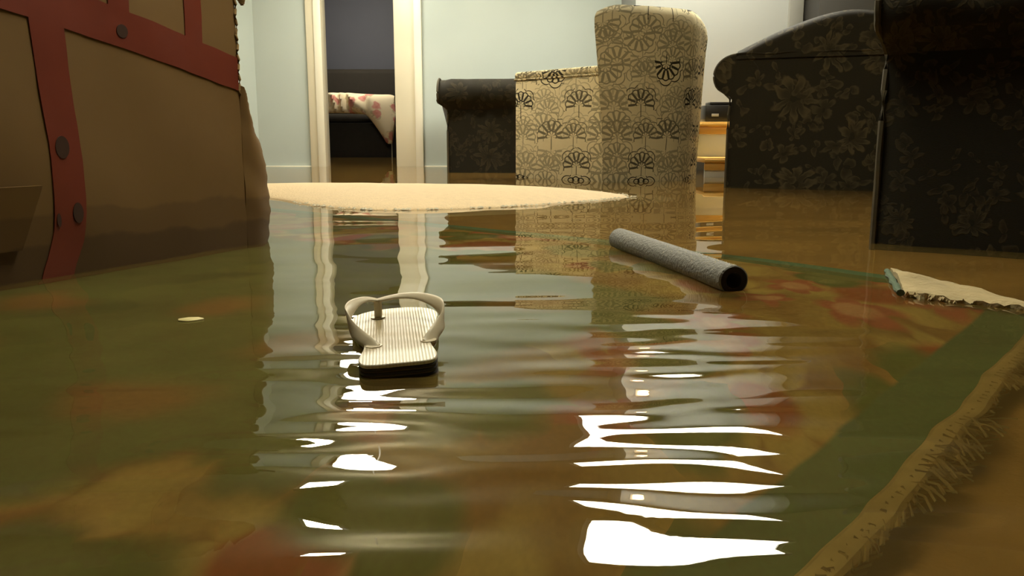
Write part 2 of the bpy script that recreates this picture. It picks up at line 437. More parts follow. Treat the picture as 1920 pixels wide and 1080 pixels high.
# far room
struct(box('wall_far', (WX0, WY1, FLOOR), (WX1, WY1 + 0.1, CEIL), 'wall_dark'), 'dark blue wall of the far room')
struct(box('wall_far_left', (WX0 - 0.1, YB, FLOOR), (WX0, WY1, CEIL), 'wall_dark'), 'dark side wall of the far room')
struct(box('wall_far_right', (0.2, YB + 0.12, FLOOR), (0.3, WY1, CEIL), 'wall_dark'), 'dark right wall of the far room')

# ------------------------------------------------------------------ flood water
def build_water():
    def axis(knots):
        out = [knots[0][0]]
        for (a, s0), (b, s1) in zip(knots[:-1], knots[1:]):
            x = out[-1]
            while x < b - 1e-6:
                t = (x - a) / (b - a); x += s0 + (s1 - s0) * t; out.append(min(x, b))
        return out
    xs = axis([(WX0, 0.12), (-1.2, 0.03), (-0.5, 0.010), (0.7, 0.010), (1.3, 0.03), (WX1, 0.12)])
    ys = axis([(WY0, 0.15), (0.2, 0.02), (0.35, 0.0065), (1.2, 0.0075), (2.2, 0.015), (4.0, 0.05), (WY1, 0.25)])
    rnd = random.Random(11)
    waves = []
    for lam, ang, slope, grp in ((0.55, 82, .010, 0), (0.40, 100, .012, 0), (0.31, 66, .010, 0), (0.24, 95, .012, 0), (0.19, 118, .008, 0), (0.15, 84, .022, 1), (0.115, 99, .026, 1), (0.090, 80, .030, 1), (0.068, 92, .034, 1), (0.054, 103, .022, 1), (0.047, 76, .014, 1)):
        k = 2 * PI / lam; a = math.radians(ang)
        waves.append((k * math.cos(a), k * math.sin(a), slope / k, rnd.uniform(0, 6.28), grp))
    def ss(v, a, b):
        t = max(0.0, min(1.0, (v - a) / (b - a))); return t * t * (3 - 2 * t)
    def h(x, y):
        d = math.hypot(x, y)
        e0 = 1.0 - 0.92 * ss(d, 1.3, 3.4)
        e1 = ss(d, 0.34, 0.52) * (1.0 - 0.85 * ss(d, 0.80, 1.35)) * (1.0 - ss(d, 1.3, 2.0)) * (0.65 + 0.7 * noise.noise(Vector((x * 2.3, y * 2.3, 5))))
        z = 0.0
        wob = 0.02 * noise.noise(Vector((x * 3, y * 3, 1.0)))
        for kx, ky, a, ph, g in waves:
            z += a * (e1 if g else e0) * math.sin(kx * (x + wob) + ky * (y + wob) + ph)
        return z
    vs = [(x, y, h(x, y)) for y in ys for x in xs]
    n = len(xs)
    fs = [(j * n + i, j * n + i + 1, (j + 1) * n + i + 1, (j + 1) * n + i) for j in range(len(ys) - 1) for i in range(n - 1)]
    me = bpy.data.meshes.new('flood_water'); me.from_pydata(vs, [], fs); me.update()
    me.materials.append(M['water']); me.polygons.foreach_set('use_smooth', [True] * len(me.polygons))
    o = link(bpy.data.objects.new('flood_water', me))
    return tag(o, 'murky brown flood water with small ripples covering the floor', 'water', kind='stuff')
build_water()

# ------------------------------------------------------------------ rug under the water, folded corner above it
UX, UY = 0.640, 0.768          # along the fringed edge
VX, VY = 0.768, -0.640         # along the far edge
def uv2w(u, v, z): return Vector((UX * u + VX * v, UY * u + VY * v, z))
V_EDGE = -0.162
P_, Q_ = Vector((0.675, 1.485)), Vector((0.775, 1.12))
def far_u(v): # far edge pulls in a little towards the folded corner
    t = max(0.0, min(1.0, (v + 1.3) / 0.85)); return 1.72 - 0.13 * t * t
def build_rug():
    root = thing('patterned_rug', 'submerged floral rug with green border, its corner folded up out of the water', 'rug', (0, 0, FLOOR))
    nu, nv = 90, 80
    u0, v0 = -1.3, -3.0
    vs, uvs, keep = [], [], []
    pv = (P_.x * VX + P_.y * VY); qu = (Q_.x * UX + Q_.y * UY)
    for j in range(nv + 1):
        v = v0 + (V_EDGE - v0) * j / nv
        fu = far_u(v)
        if v > pv:   # cut the corner off along the fold line
            t = (v - pv) / (V_EDGE - pv); fu = fu + (qu - fu) * t
        for i in range(nu + 1):
            u = u0 + (fu - u0) * i / nu
            p = uv2w(u, v, 0)
            near = math.exp(-((p.x - 0.69) ** 2 + (p.y - 1.3) ** 2) / 0.035)
            z = -0.060 + 0.012 * noise.noise(Vector((u * 2.2, v * 2.2, 3))) + 0.045 * near
            p.z = z - FLOOR
            vs.append(p); uvs.append((V_EDGE - v, fu - u))
    n = nu + 1
    fs = [(j * n + i, j * n + i + 1, (j + 1) * n + i + 1, (j + 1) * n + i) for j in range(nv) for i in range(nu)]
    # underside
    off = len(vs)
    bot = [v - Vector((0, 0, 0.009)) for v in vs]
    ring = [i for i in range(n)] + [j * n + nu for j in range(1, nv + 1)] + [nv * n + i for i in range(nu - 1, -1, -1)] + [j * n for j in range(nv - 1, 0, -1)]
    fs2 = [tuple(off + k for k in reversed(f)) for f in fs]
    side = [(ring[k], ring[(k + 1) % len(ring)], off + ring[(k + 1) % len(ring)], off + ring[k]) for k in range(len(ring))]
    obj('pile', vs + bot, fs + fs2 + side, 'rug', root, True, uvs + uvs)
    # edge binding along the fringed side
    bl = []
    for k in range(120):
        u = -0.2 + (qu + 0.2) * k / 119
        p = uv2w(u, V_EDGE + 0.003 + 0.002 * math.sin(u * 23), 0)
        near = math.exp(-((p.x - 0.69) ** 2 + (p.y - 1.3) ** 2) / 0.035)
        p.z = -0.056 + 0.012 * noise.noise(Vector((u * 2.2, V_EDGE * 2.2, 3))) + 0.045 * near - FLOOR
        bl.append(p)
    sweep('edge_binding', bl, 0.0115, 0.006, 'binding', root, 8)
    # fringe threads
    bm_v, bm_f = [], []
    rnd = random.Random(5)
    for k in range(800):
        t = (rnd.randrange(26) + 0.5 + rnd.gauss(0, 0.33)) / 26; t = min(max(t, 0), 1)
        b = bl[int(t * 118)]
        ln = rnd.uniform(0.012, 0.042) if nz((t * 9, 0, 0), 1.0) > -0.05 else rnd.uniform(0.005, 0.02)
        d = uv2w(rnd.uniform(-0.8, 0.8), 1.0, 0).normalized()
        q = [b + d * ln * s + Vector((0, 0, -0.006 * s + 0.006 * math.sin(s * 3 + k))) + uv2w(0.012 * math.sin(k + s * 5) * s, 0, 0) for s in (0, 0.35, 0.7, 1.0)]
        o0 = len(bm_v); sd = Vector((-d.y, d.x, 0)) * rnd.uniform(0.0011, 0.0024)
        for p in q: bm_v += [p - sd, p + sd, p + Vector((0, 0, 0.003))]
        for s in range(3):
            a = o0 + s * 3
            bm_f += [(a, a + 1, a + 4, a + 3), (a + 1, a + 2, a + 5, a + 4), (a + 2, a, a + 3, a + 5)]
    fr = obj('fringe', bm_v, bm_f, 'binding', root); fr['kind'] = 'stuff'
    # folded corner: the corner triangle turned over the fold line P-Q
    Pt, Qt = P_, Q_
    Cc = Vector((0.598, 1.262))
    rows = 26; vs, fs, idx = [], [], {}
    for i in range(rows + 1):
        for j in range(rows + 1 - i):
            a = i / rows; b = j / rows          # weights of C and Q
            p2 = Pt * (1 - a - b) + Cc * a + Qt * b
            lift = 0.010 + 0.012 * (1 - a) * a * 4 * 0.5 + 0.007 * nz((p2.x, p2.y, 0), 12) + 0.003 * nz((p2.x, p2.y, 5), 40)
            lift -= 0.012 * b
            if b < 0.001 and a > 0: lift -= 0.002
            pe = Vector((p2.x, p2.y, lift - FLOOR))
            if i + j == rows:   # ragged fringe edge between C and Q
                pe += Vector((-0.25, -1, 0)) * (0.012 * random.random()); pe.z -= 0.006 * random.random()
            idx[i, j] = len(vs); vs.append(pe)
    for i in range(rows):
        for j in range(rows - i):
            fs.append((idx[i, j], idx[i + 1, j], idx[i, j + 1]))
            if i + j < rows - 1: fs.append((idx[i + 1, j], idx[i + 1, j + 1], idx[i, j + 1]))
    off = len(vs); nf = len(fs)
    bot = [v - Vector((0, 0, 0.010)) for v in vs]
    ring = [idx[i, 0] for i in range(rows + 1)] + [idx[rows - k, k] for k in range(1, rows + 1)] + [idx[0, rows - k] for k in range(1, rows)]
    fs += [tuple(off + k for k in reversed(f)) for f in fs[:nf]] + [(ring[k], ring[(k + 1) % len(ring)], off + ring[(k + 1) % len(ring)], off + ring[k]) for k in range(len(ring))]
    fc = obj('folded_corner', vs + bot, fs, 'jute', root); fc['label'] = 'folded-over rug corner showing its beige backing'
    e = [Vector((Pt.x, Pt.y, 0.004 - FLOOR)).lerp(Vector((Cc.x, Cc.y, 0.004 - FLOOR)), k / 10) + Vector((-0.006, 0, 0.002 * math.sin(k * 2.1))) for k in range(11)]
    sweep('corner_edge', e, 0.007, 0.006, 'teal', fc, 8, taper=lambda t: 0.75 + 0.2 * math.sin(t * 40))
    tv, tf = [], []
    for k in range(60):
        t = random.random() ** 1.3; b = Cc.lerp(Qt, t); ln = random.uniform(0.006, 0.02)
        d = Vector((random.uniform(-0.7, 0.4), -1, 0)).normalized()
        p0 = Vector((b.x, b.y, 0.004 - 0.008 * t - FLOOR)); p1 = p0 + d * ln + Vector((0, 0, random.uniform(-0.010, 0.003)))
        sd = Vector((-d.y, d.x, 0)) * 0.0025; o0 = len(tv)
        tv += [p0 - sd, p0 + sd, p0 + Vector((0, 0, 0.005)), p1 - sd, p1 + sd, p1 + Vector((0, 0, 0.004))]
        tf += [(o0, o0 + 1, o0 + 4, o0 + 3), (o0 + 1, o0 + 2, o0 + 5, o0 + 4), (o0 + 2, o0, o0 + 3, o0 + 5), (o0 + 3, o0 + 4, o0 + 5)]
    cf = obj('corner_fringe', tv, tf, 'jute', fc); cf['kind'] = 'stuff'
build_rug()

# ------------------------------------------------------------------ carpet bulge
def build_bulge():
    pts = [(-1.45, 3.85), (-0.98, 3.36), (-0.70, 2.98), (-0.456, 2.79), (-0.2, 2.83), (-0.018, 2.92), (0.2, 3.09), (0.36, 3.25), (0.47, 3.45), (0.30, 3.80), (0.0, 4.02), (-0.5, 4.12), (-1.0, 4.20), (-1.40, 4.15)]
    b = crom([(p[0], p[1], 0) for p in pts], 10, True)
    c = Vector((-0.42, 3.45, 0)); n = len(b); rings = []
    for r in (1.22, 1.10, 1.03, 1.0, 0.985, 0.965, 0.94, 0.90, 0.84, 0.76, 0.66, 0.54, 0.40, 0.25, 0.10):
        ring = []
        for j, q in enumerate(b):
            jag = 1.0 + 0.012 * nz((q.x, q.y, 0), 9) + 0.004 * nz((q.x, q.y, 3), 40)
            p = c + (q - c) * (r * jag)
            if r > 1: z = -0.10 * ((r - 1) / 0.22) ** 0.6
            else: z = 0.040 * (1 - r * r) ** 0.62 + 0.0018 * nz((p.x, p.y, 0), 8)
            ring.append((p.x, p.y, z))
        rings.append(ring)
    o = loft('carpet_bulge', rings, 'beige')
    tag(o, 'pale beige mound of sodden carpet bulging out of the water before the doorway', 'carpet')
    # glints along the wet rim, modelled as small pale beads
    vs, fs = [], []
    rnd = random.Random(3)
    for k in range(130):
        q = b[int(rnd.uniform(0.12, 0.62) * n) % n]
        p = c + (q - c) * rnd.uniform(0.985, 1.012); s = rnd.uniform(0.003, 0.007); o0 = len(vs)
        p = p + Vector((rnd.uniform(-.02, .02), rnd.uniform(-.01, .01), 0.002))
        vs += [p + Vector(d) * s for d in ((1.6, 0, 0), (0, 1, 0), (-1.6, 0, 0), (0, -1, 0), (0, 0, 1))]
        fs += [(o0, o0 + 1, o0 + 4), (o0 + 1, o0 + 2, o0 + 4), (o0 + 2, o0 + 3, o0 + 4), (o0 + 3, o0, o0 + 4)]
    r = obj('rim_glints', vs, fs, 'glint_bead', o); r['kind'] = 'stuff'
build_bulge()

# ------------------------------------------------------------------ cardboard box
def build_box():
    root = thing('cardboard_box', 'large brown cardboard box with red parcel tape standing in the water', 'box', (-0.592, 1.876, 0))
    e = Vector((-0.432, -0.902, 0)); nrm = Vector((0.902, -0.432, 0))
    TOP = 0.585; L = 1.05; WID = 0.62
    def bulge(s, z): return 0.012 * math.sin(min(1, max(0, s / L)) * PI) * math.sin(max(0, min(1, (z + 0.1) / 0.66)) * PI) + 0.006 * nz((s, z, 0), 5, 2.0)
    def P(s, z, o=0.0):
        return e * s + nrm * (bulge(s, z) + o) + Vector((0, 0, z))
    def panel(name, pf, ns, nz_, mat, t, parent, wind=False):
        # pf(a, b) -> outer point, t offset inward vector function
        vs = [pf(i / ns, j / nz_, 0.0) for j in range(nz_ + 1) for i in range(ns + 1)] + [pf(i / ns, j / nz_, -t) for j in range(nz_ + 1) for i in range(ns + 1)]
        m = (ns + 1) * (nz_ + 1); q = ns + 1
        fs = [(j * q + i, j * q + i + 1, (j + 1) * q + i + 1, (j + 1) * q + i) for j in range(nz_) for i in range(ns)]
        fs += [tuple(m + k for k in reversed(f)) for f in fs]
        ring = list(range(q)) + [j * q + ns for j in range(1, nz_ + 1)] + [nz_ * q + i for i in range(ns - 1, -1, -1)] + [j * q for j in range(nz_ - 1, 0, -1)]
        fs += [(ring[k], ring[(k + 1) % len(ring)], m + ring[(k + 1) % len(ring)], m + ring[k]) for k in range(len(ring))]
        return obj(name, vs, fs, mat, parent)
    def top(s): return TOP + 0.008 * nz((s, 0, 0), 12) - (0.015 if 0.1 < s < 0.17 else 0.0)
    panel('side_panel', lambda a, b, o: P(a * L + 0.004 * nz((b, 0, 0), 9) * (1 - a), -0.05 + b * (top(a * L) + 0.05), o), 40, 24, 'card', 0.007, root)
    # panel round the far corner and the two hidden walls
    panel('end_panel', lambda a, b, o: Vector((0, 0, -0.05 + b * (TOP + 0.04))) - nrm * (0.004 + a * WID) - e * (o + 0.0), 8, 6, 'card', 0.007, root)
    panel('end_panel', lambda a, b, o: e * (L + o) + Vector((0, 0, -0.05 + b * (TOP + 0.04))) - nrm * (0.004 + a * WID), 8, 6, 'card', 0.007, root)
    panel('side_panel', lambda a, b, o: e * (a * L) - nrm * (WID + o) + Vector((0, 0, -0.05 + b * (TOP + 0.05))), 8, 6, 'card', 0.007, root)
    panel('top_flap', lambda a, b, o: e * (0.02 + a * (L - 0.03)) - nrm * (0.01 + b * 0.3) + Vector((0, 0, TOP - 0.02 + 0.03 * b + o)), 8, 6, 'card', 0.007, root)
    panel('top_flap', lambda a, b, o: e * (0.02 + a * (L - 0.03)) - nrm * (WID - 0.005 - b * 0.3) + Vector((0, 0, TOP - 0.02 + 0.03 * b + o)), 8, 6, 'card', 0.007, root)
    # torn flap curling away past the corner
    fd = Vector((0.380, 0.925, 0)); fn = Vector((0.925, -0.380, 0))
    prof = [(-0.05, 0.078), (-0.03, 0.080), (0.0, 0.084), (0.05, 0.093), (0.10, 0.096), (0.15, 0.092), (0.20, 0.082), (0.25, 0.062), (0.29, 0.044), (0.32, 0.032), (0.338, 0.022)]
    nb = 60; na = 8; lay = []
    for side in (0, 1):
        for j in range(nb + 1):
            t = j / nb * (len(prof) - 1); i0 = min(int(t), len(prof) - 2); fz = t - i0
            z = prof[i0][0] + (prof[i0 + 1][0] - prof[i0][0]) * fz
            wdt = prof[i0][1] + (prof[i0 + 1][1] - prof[i0][1]) * fz + 0.004 * nz((z, 0, 0), 50) + 0.002 * random.uniform(-1, 1)
            for i in range(na + 1):
                a = i / na
                s = wdt * 1.14 * a
                off = 0.010 * math.sin(a * PI) - 0.02 * a * a + 0.004 * nz((a, z * 6, 0), 2)
                lay.append(fd * s + fn * (off - 0.006 * side) + Vector((0, 0, z + 0.012 * (1 - a) * (z > 0.3))))
    q = na + 1; m = q * (nb + 1)
    fs = [(j * q + i, j * q + i + 1, (j + 1) * q + i + 1, (j + 1) * q + i) for j in range(nb) for i in range(na)]
    fs += [tuple(m + k for k in reversed(f)) for f in fs]
    ring = list(range(q)) + [j * q + na for j in range(1, nb + 1)] + [nb * q + i for i in range(na - 1, -1, -1)] + [j * q for j in range(nb - 1, 0, -1)]
    fs += [(ring[k], ring[(k + 1) % len(ring)], m + ring[(k + 1) % len(ring)], m + ring[k]) for k in range(len(ring))]
    tf = obj('torn_flap', lay, fs, 'card', root); tf['label'] = 'torn cardboard flap with ragged curved edge'
    # crumpled corner shred above the edge
    sh = [fd * (0.004 + 0.05 * a) + fn * (0.012 * math.sin(a * 9)) + Vector((0, 0, 0.53 + 0.035 * a + 0.006 * math.sin(a * 17))) for a in [k / 14 for k in range(15)]]
    sweep('torn_shred', sh, 0.006, 0.022, 'card', root, 10, taper=lambda t: 1.0 - 0.5 * t)
    edge = [Vector((0, 0, 0)) + e * 0.002 * math.sin(k * 1.7) + nrm * (0.001 + 0.001 * math.sin(k * 2.9)) + Vector((0, 0, 0.33 + 0.25 * k / 24)) for k in range(25)]
    sweep('frayed_edge', edge, 0.0035, 0.003, 'card_edge', root, 8)
    # little flap low on the left
    vsf = lambda a, b, o: P(0.505 + 0.30 * a + (0.035 * (1 - b) if a < 0.1 else 0), 0.055 + 0.105 * b, 0.010 + 0.012 * b + o)
    panel('side_flap', vsf, 6, 4, 'card', 0.006, root)
    # tapes
    def tape(name, path, wd, ns=24, vertical=True):
        path = crom([(s, z, 0) for s, z in path], 8)
        def pf(a, b, o):
            k = a * (len(path) - 1); i0 = min(int(k), len(path) - 2); p = path[i0].lerp(path[i0 + 1], k - i0)
            s, z = p.x, p.y
            if vertical: s += (b - 0.5) * wd + 0.002 * nz((a * 8, b, 0), 2)
            else: z += (b - 0.5) * wd + 0.002 * nz((a * 8, b, 0), 2)
            return P(s, z, 0.0022 + 0.0012 * nz((s, z, 0), 30) + o)
        return panel(name, pf, ns, 4, 'tape', 0.0015, root)
    t1 = tape('parcel_tape', [(0.478, -0.05), (0.472, 0.0), (0.445, 0.08), (0.440, 0.2), (0.448, 0.32), (0.452, 0.46), (0.455, 0.57)], 0.062)
    t2 = tape('parcel_tape', [(0.003, 0.372), (0.2, 0.415), (0.45, 0.462), (0.7, 0.50), (1.03, 0.53)], 0.070, 40, False)
    tape('parcel_tape', [(0.305, 0.44), (0.300, 0.50), (0.297, 0.575)], 0.045, 8)
    tape('parcel_tape', [(0.125, 0.40), (0.120, 0.48), (0.118, 0.575)], 0.045, 8)
    def mark(s, z, rs, rz):
        c = P(s, z, 0.0037); vs = [c] + [c + e * rs * math.cos(2 * PI * k / 20) + Vector((0, 0, rz * math.sin(2 * PI * k / 20))) for k in range(20)]
        vs2 = [v - nrm * 0.002 for v in vs]
        fs = [(0, 1 + k, 1 + (k + 1) % 20) for k in range(20)] + [(1 + k, 22 + k, 22 + (k + 1) % 20, 1 + (k + 1) % 20) for k in range(20)]
        obj('printed_mark', vs + vs2, fs, 'mark', root)
    mark(0.448, 0.222, 0.013, 0.019); mark(0.428, 0.108, 0.010, 0.018); mark(0.466, 0.098, 0.004, 0.012)
    mark(0.305, 0.535, 0.010, 0.016); mark(0.120, 0.535, 0.010, 0.014); mark(0.300, 0.43, 0.012, 0.012)
    return root
build_box()

# ------------------------------------------------------------------ dark floral armchairs
def piping(name, pts, r, parent, mat='dark'):
    return sweep(name, pts, r, r, mat, parent, 6)
def rolled_chair(name, label, W, D, loc, rz, hump=0.20, seed=0.0, over=0.055, fab='dark', lump=0.012):
    """seat faces +y, its back is at y = 0, heights from the floor"""
    root = thing(name, label, 'armchair', (loc[0], loc[1], FLOOR), rz, 'dark floral suite')
    RZ, RR, AT = 0.625, 0.098, 0.17
    for sgn in (-1, 1):
        prof = [(W / 2, 0.0), (W / 2, 0.15), (W / 2, 0.30), (W / 2, 0.44), (W / 2 - 0.004, 0.520)]
        cx = W / 2 - 0.035
        for k in range(19):
            a = math.radians(-38 + 262 * k / 18); prof.append((cx + RR * 1.12 * math.cos(a), RZ + RR * math.sin(a)))
        prof += [(W / 2 - AT, 0.50), (W / 2 - AT, 0.30), (W / 2 - AT, 0.0)]
        rings = []; NY = 30
        for i in range(NY + 1):
            t = i / NY; y = 0.03 + (D - 0.03) * t
            sh = 1.0 - 0.06 * max(0, (abs(t - 0.5) - 0.46) / 0.04)
            rings.append([(sgn * (W / 2 - AT / 2 + (px - W / 2 + AT / 2) * sh) + 0.006 * nz((px * sgn, y, pz), 7, seed) + lump * (pz > 0.5) * nz((y * 2, pz, sgn), 6, seed + 3), y + (over * t ** 10 - 0.03 * (1 - t) ** 10) * (pz > 0.53), pz * (1 - 0.01 * (sh < 1))) for px, pz in prof])
        arm = loft('arm', rings, fab, root)
        fp = [Vector((sgn * px, D + 0.002 + over * (pz > 0.53), pz)) for px, pz in prof[:-3]]
        piping('piping', crom(fp, 2), 0.007, arm, 'pipe_dark')
        piping('piping', crom([Vector((sgn * px, 0.028, pz)) for px, pz in prof[:-3]], 2), 0.007, arm, 'pipe_dark')
        # gathered pleats on the roll end
        for k in range(7):
            a = math.radians(-20 + 35 * k)
            pc = Vector((sgn * cx, D + over + 0.004, RZ)); pe = pc + Vector((sgn * math.cos(a) * RR, -0.006, math.sin(a) * RR * 0.92))
            sweep('pleat', [pc.lerp(pe, s) + Vector((0, 0.006 * math.sin(s * PI), 0)) for s in (0.25, 0.5, 0.75, 1.0)], 0.008, 0.006, fab, arm, 6)
    # back: lower panel, camel-back top
    hw = W / 2 - 0.03
    def slab(nm, zlo, ztop, y0, y1, bulge):
        NX, NZ = 36, 12; fr = []
        rings = []
        for i in range(NX + 1):
            x = -hw + 2 * hw * i / NX; zt = ztop(x); ring = []
            for k in range(NZ + 1):
                z = zlo + (zt - zlo) * k / NZ; e_ = max(0.0, (z - zt + 0.05) / 0.05)
                ring.append((x, y0 + 0.05 * e_ * e_ * (bulge > 0) + 0.006 * nz((x, z, 0), 6, seed), z))
            for k in range(NZ, -1, -1):
                z = zlo + (zt - zlo) * k / NZ; e_ = max(0.0, (z - zt + 0.05) / 0.05)
                ring.append((x, y1 - 0.05 * e_ * e_ * (bulge > 0), z))
            rings.append(ring)
        return loft(nm, rings, fab, root)
    slab('back_panel', 0.0, lambda x: 0.727, 0.0, 0.2, 0)
    top = slab('back_top', 0.70, lambda x: 0.738 + hump * (1 - (math.sqrt((x / hw) ** 2 + 0.02) / 1.01) ** 1.5), -0.012, 0.22, 1)
    piping('piping', [Vector((-hw + 2 * hw * k / 24, -0.010 + 0.002 * math.sin(k), 0.722 + 0.003 * math.sin(k * 1.3))) for k in range(25)], 0.005, top, fab)
    box('seat_base', (-W / 2 + AT - 0.01, 0.05, 0.0), (W / 2 - AT + 0.01, D - 0.02, 0.27), fab, root, 0.02)
    box('seat_cushion', (-W / 2 + AT + 0.005, 0.2, 0.275), (W / 2 - AT - 0.005, D + 0.02, 0.43), fab, root, 0.05, 4)
    box('back_cushion', (-W / 2 + AT + 0.01, 0.21, 0.435), (W / 2 - AT - 0.01, 0.36, 0.78), fab, root, 0.06, 4)
    return root
# middle: its back towards the camera
a = math.atan2(-0.25, 0.612)
W_ = 1.06; dirx = Vector((math.cos(a), math.sin(a)))
cpos = Vector((1.062, 4.115)) + dirx * (W_ / 2 - 0.03)
rolled_chair('camelback_armchair', 'dark floral camelback armchair seen from behind, right of the cream armchair', W_, 0.80, cpos, a, 0.175, 1.0)
# near right: outer arm towards the camera, front edge at the left
a2 = math.atan2(-0.16, 0.244); d2 = Vector((math.cos(a2), math.sin(a2)))
# local -x side faces the camera; +y (front) points to the left
def arm_facing(name, label, front_pt, ang, W, D, seed, hump=0.2, over=0.055, fab='dark', lump=0.012):
    d = Vector((math.cos(ang), math.sin(ang)))            # from front end towards the back along the visible arm
    nrm = Vector((-d.y, d.x))                              # away from the camera
    origin = Vector(front_pt) + d * D + nrm * (W / 2)
    rz = math.atan2(-d.x * -1, -d.y * -1)                  # placeholder, replaced below
    fy = -d                                                # local +y
    rz = math.atan2(-fy.x, fy.y)
    return rolled_chair(name, label, W, D, origin, rz, hump, seed, over, fab, lump)
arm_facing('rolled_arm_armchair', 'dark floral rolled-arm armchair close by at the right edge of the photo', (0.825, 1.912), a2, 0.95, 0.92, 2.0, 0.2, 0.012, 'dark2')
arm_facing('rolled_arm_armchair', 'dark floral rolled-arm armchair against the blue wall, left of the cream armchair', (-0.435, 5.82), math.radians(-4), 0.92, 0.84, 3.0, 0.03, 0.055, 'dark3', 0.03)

# ------------------------------------------------------------------ cream fan-print armchair
def build_cream():
    root = thing('cream_armchair', 'cream armchair printed with black fans, high curved back towards the camera', 'armchair', (0.49, 4.55, FLOOR))
    o = Vector((0.49, 4.55))
    A, B, Cp, D_, E_ = [Vector(p) - o for p in ((0.015, 5.10), (0.49, 4.55), (0.95, 4.74), (1.085, 5.02), (0.66, 5.62))]
    def arm(P0, P1, left):
        d = (P1 - P0).normalized(); n = Vector((-d.y, d.x)) * (1 if left else -1)
        if n.dot(Vector((0.3, 0.5)) - P0) < 0: n = -n
        pts = [P0, P1, P1 + n * 0.19, P0 + n * 0.19]
        if not left: pts = pts[::-1]
        am = prism('arm', pts, 0.0, 0.668, 'fan', root, 0.018)
        c = sum(pts, Vector((0, 0))) / 4
        prism('arm_pad', [c + (p - c) * 1.02 for p in pts], 0.664, 0.712, 'fan', am, 0.02)
        piping('piping', [Vector((P0.x, P0.y, 0.666)).lerp(Vector((P1.x, P1.y, 0.666)), k / 8) for k in range(9)], 0.006, am, 'fan')
    ang = (A - B).normalized()
    arm(A, B + ang * 0.0 + Vector((0.004, 0.008)), False)
    arm(E_, D_ + Vector((-0.01, 0.02)), True)
    # high back: a curved shell lofted up with a flare
    path = crom([(B.x, B.y, 0), ((B * 0.55 + Cp * 0.45).x, (B * 0.55 + Cp * 0.45).y - 0.03, 0), (Cp.x, Cp.y, 0), (D_.x, D_.y, 0)], 12)
    n = len(path); cen = Vector((0.32, 0.55, 0))
    ln = [0.0]
    for k in range(1, n): ln.append(ln[-1] + (path[k] - path[k - 1]).length)
    zs = [0.0, 0.12, 0.25, 0.40, 0.55, 0.70, 0.82, 0.91, 0.965, 0.993, 1.01]
    TH = 0.17
    rings, uvs = [], []
    for zi, z in enumerate(zs):
        out, inn = [], []
        for k, p in enumerate(path):
            t = ln[k] / ln[-1]
            edge = min(t, 1 - t)
            crown = -0.045 * max(0.0, 1 - edge / 0.13) ** 2
            zz = z + crown * (z / 1.04) ** 6
            flare = 1.0 + 0.16 * (z / 1.04) ** 1.4
            q = cen + (p - cen) * flare
            q += Vector((-0.035 * (z / 1.04) ** 2 * max(0, 1 - t * 4), 0, 0))
            rnd = max(0.0, (z - 0.93) / 0.08); ins = 0.05 * rnd * rnd
            dirc = (cen - p).normalized()
            q1 = q + dirc * ins; q2 = q + dirc * (TH - ins)
            lump = 0.006 * nz((q.x, q.y, z), 6)
            out.append((q1.x + lump, q1.y + lump, zz)); inn.append((q2.x, q2.y, zz))
        ring = out + inn[::-1]
        rings.append(ring)
        uvs += [(ln[k] * 1.02 + 0.31, z) for k in range(n)] + [(ln[k] + 1.0, z) for k in range(n - 1, -1, -1)]
    bk = loft('back', rings, 'fan', root, uv=uvs)
    seat = [B * 0.8 + Vector((0.12, 0.2)), Cp + Vector((-0.14, 0.1)), D_ * 0.9 + Vector((-0.05, 0.05)), E_ + Vector((-0.1, -0.1)), A + Vector((0.2, 0.05))]
    prism('seat_base', seat, 0.0, 0.3, 'fan', root, 0.02)
    c = sum(seat, Vector((0, 0))) / 5
    prism('seat_cushion', [c + (p - c) * 0.97 for p in seat], 0.305, 0.44, 'fan', root, 0.04)
    piping('piping', [Vector((B.x - 0.006 - 0.0 * k, B.y - 0.004, 0.02 + 0.63 * k / 12)) for k in range(13)], 0.005, root, 'fan')
build_cream()

# ------------------------------------------------------------------ stairs with a black device
def build_stairs():
    root = thing('staircase', 'white stairs with golden pine treads between the cream armchair and the camelback armchair', 'stairs', (1.16, 5.12, FLOOR))
    rise, run, wd = 0.2150, 0.27, 0.72
    for k in range(2):
        y = run * k
        box('riser', (0, y, rise * k), (wd, y + 0.02, rise * (k + 1) - 0.03), 'white', root, 0.002)
        ln = run if k < 1 else 0.75
        t = box('tread', (-0.01, y - 0.03, rise * (k + 1) - 0.03), (wd + 0.01, y + ln + 0.02, rise * (k + 1)), 'pine', root, 0.006)
        box('nosing', (-0.01, y - 0.036, rise * (k + 1) - 0.026), (wd + 0.01, y - 0.028, rise * (k + 1) - 0.010), 'pine', t, 0.003)
        box('cove_moulding', (-0.005, y - 0.018, rise * (k + 1) - 0.075), (wd + 0.005, y + 0.003, rise * (k + 1) - 0.030), 'pine', t, 0.007)
    box('stringer', (wd, 0.02, 0), (wd + 0.03, 1.0, rise * 2), 'white', root, 0.004)
    z = FLOOR + rise * 2
    dv = thing('black_device', 'flat black electronic device sitting on a pine stair tread', 'device', (1.36, 5.50, z))
    box('body', (-0.14, -0.07, 0.0), (0.14, 0.08, 0.105), 'black', dv, 0.008)
    box('lid', (-0.11, -0.06, 0.1055), (0.15, 0.075, 0.125), 'black', dv, 0.006)
    box('label_plate', (-0.10, -0.0725, 0.035), (-0.055, -0.0695, 0.052), 'panelgrey', dv, 0.001)
build_stairs()

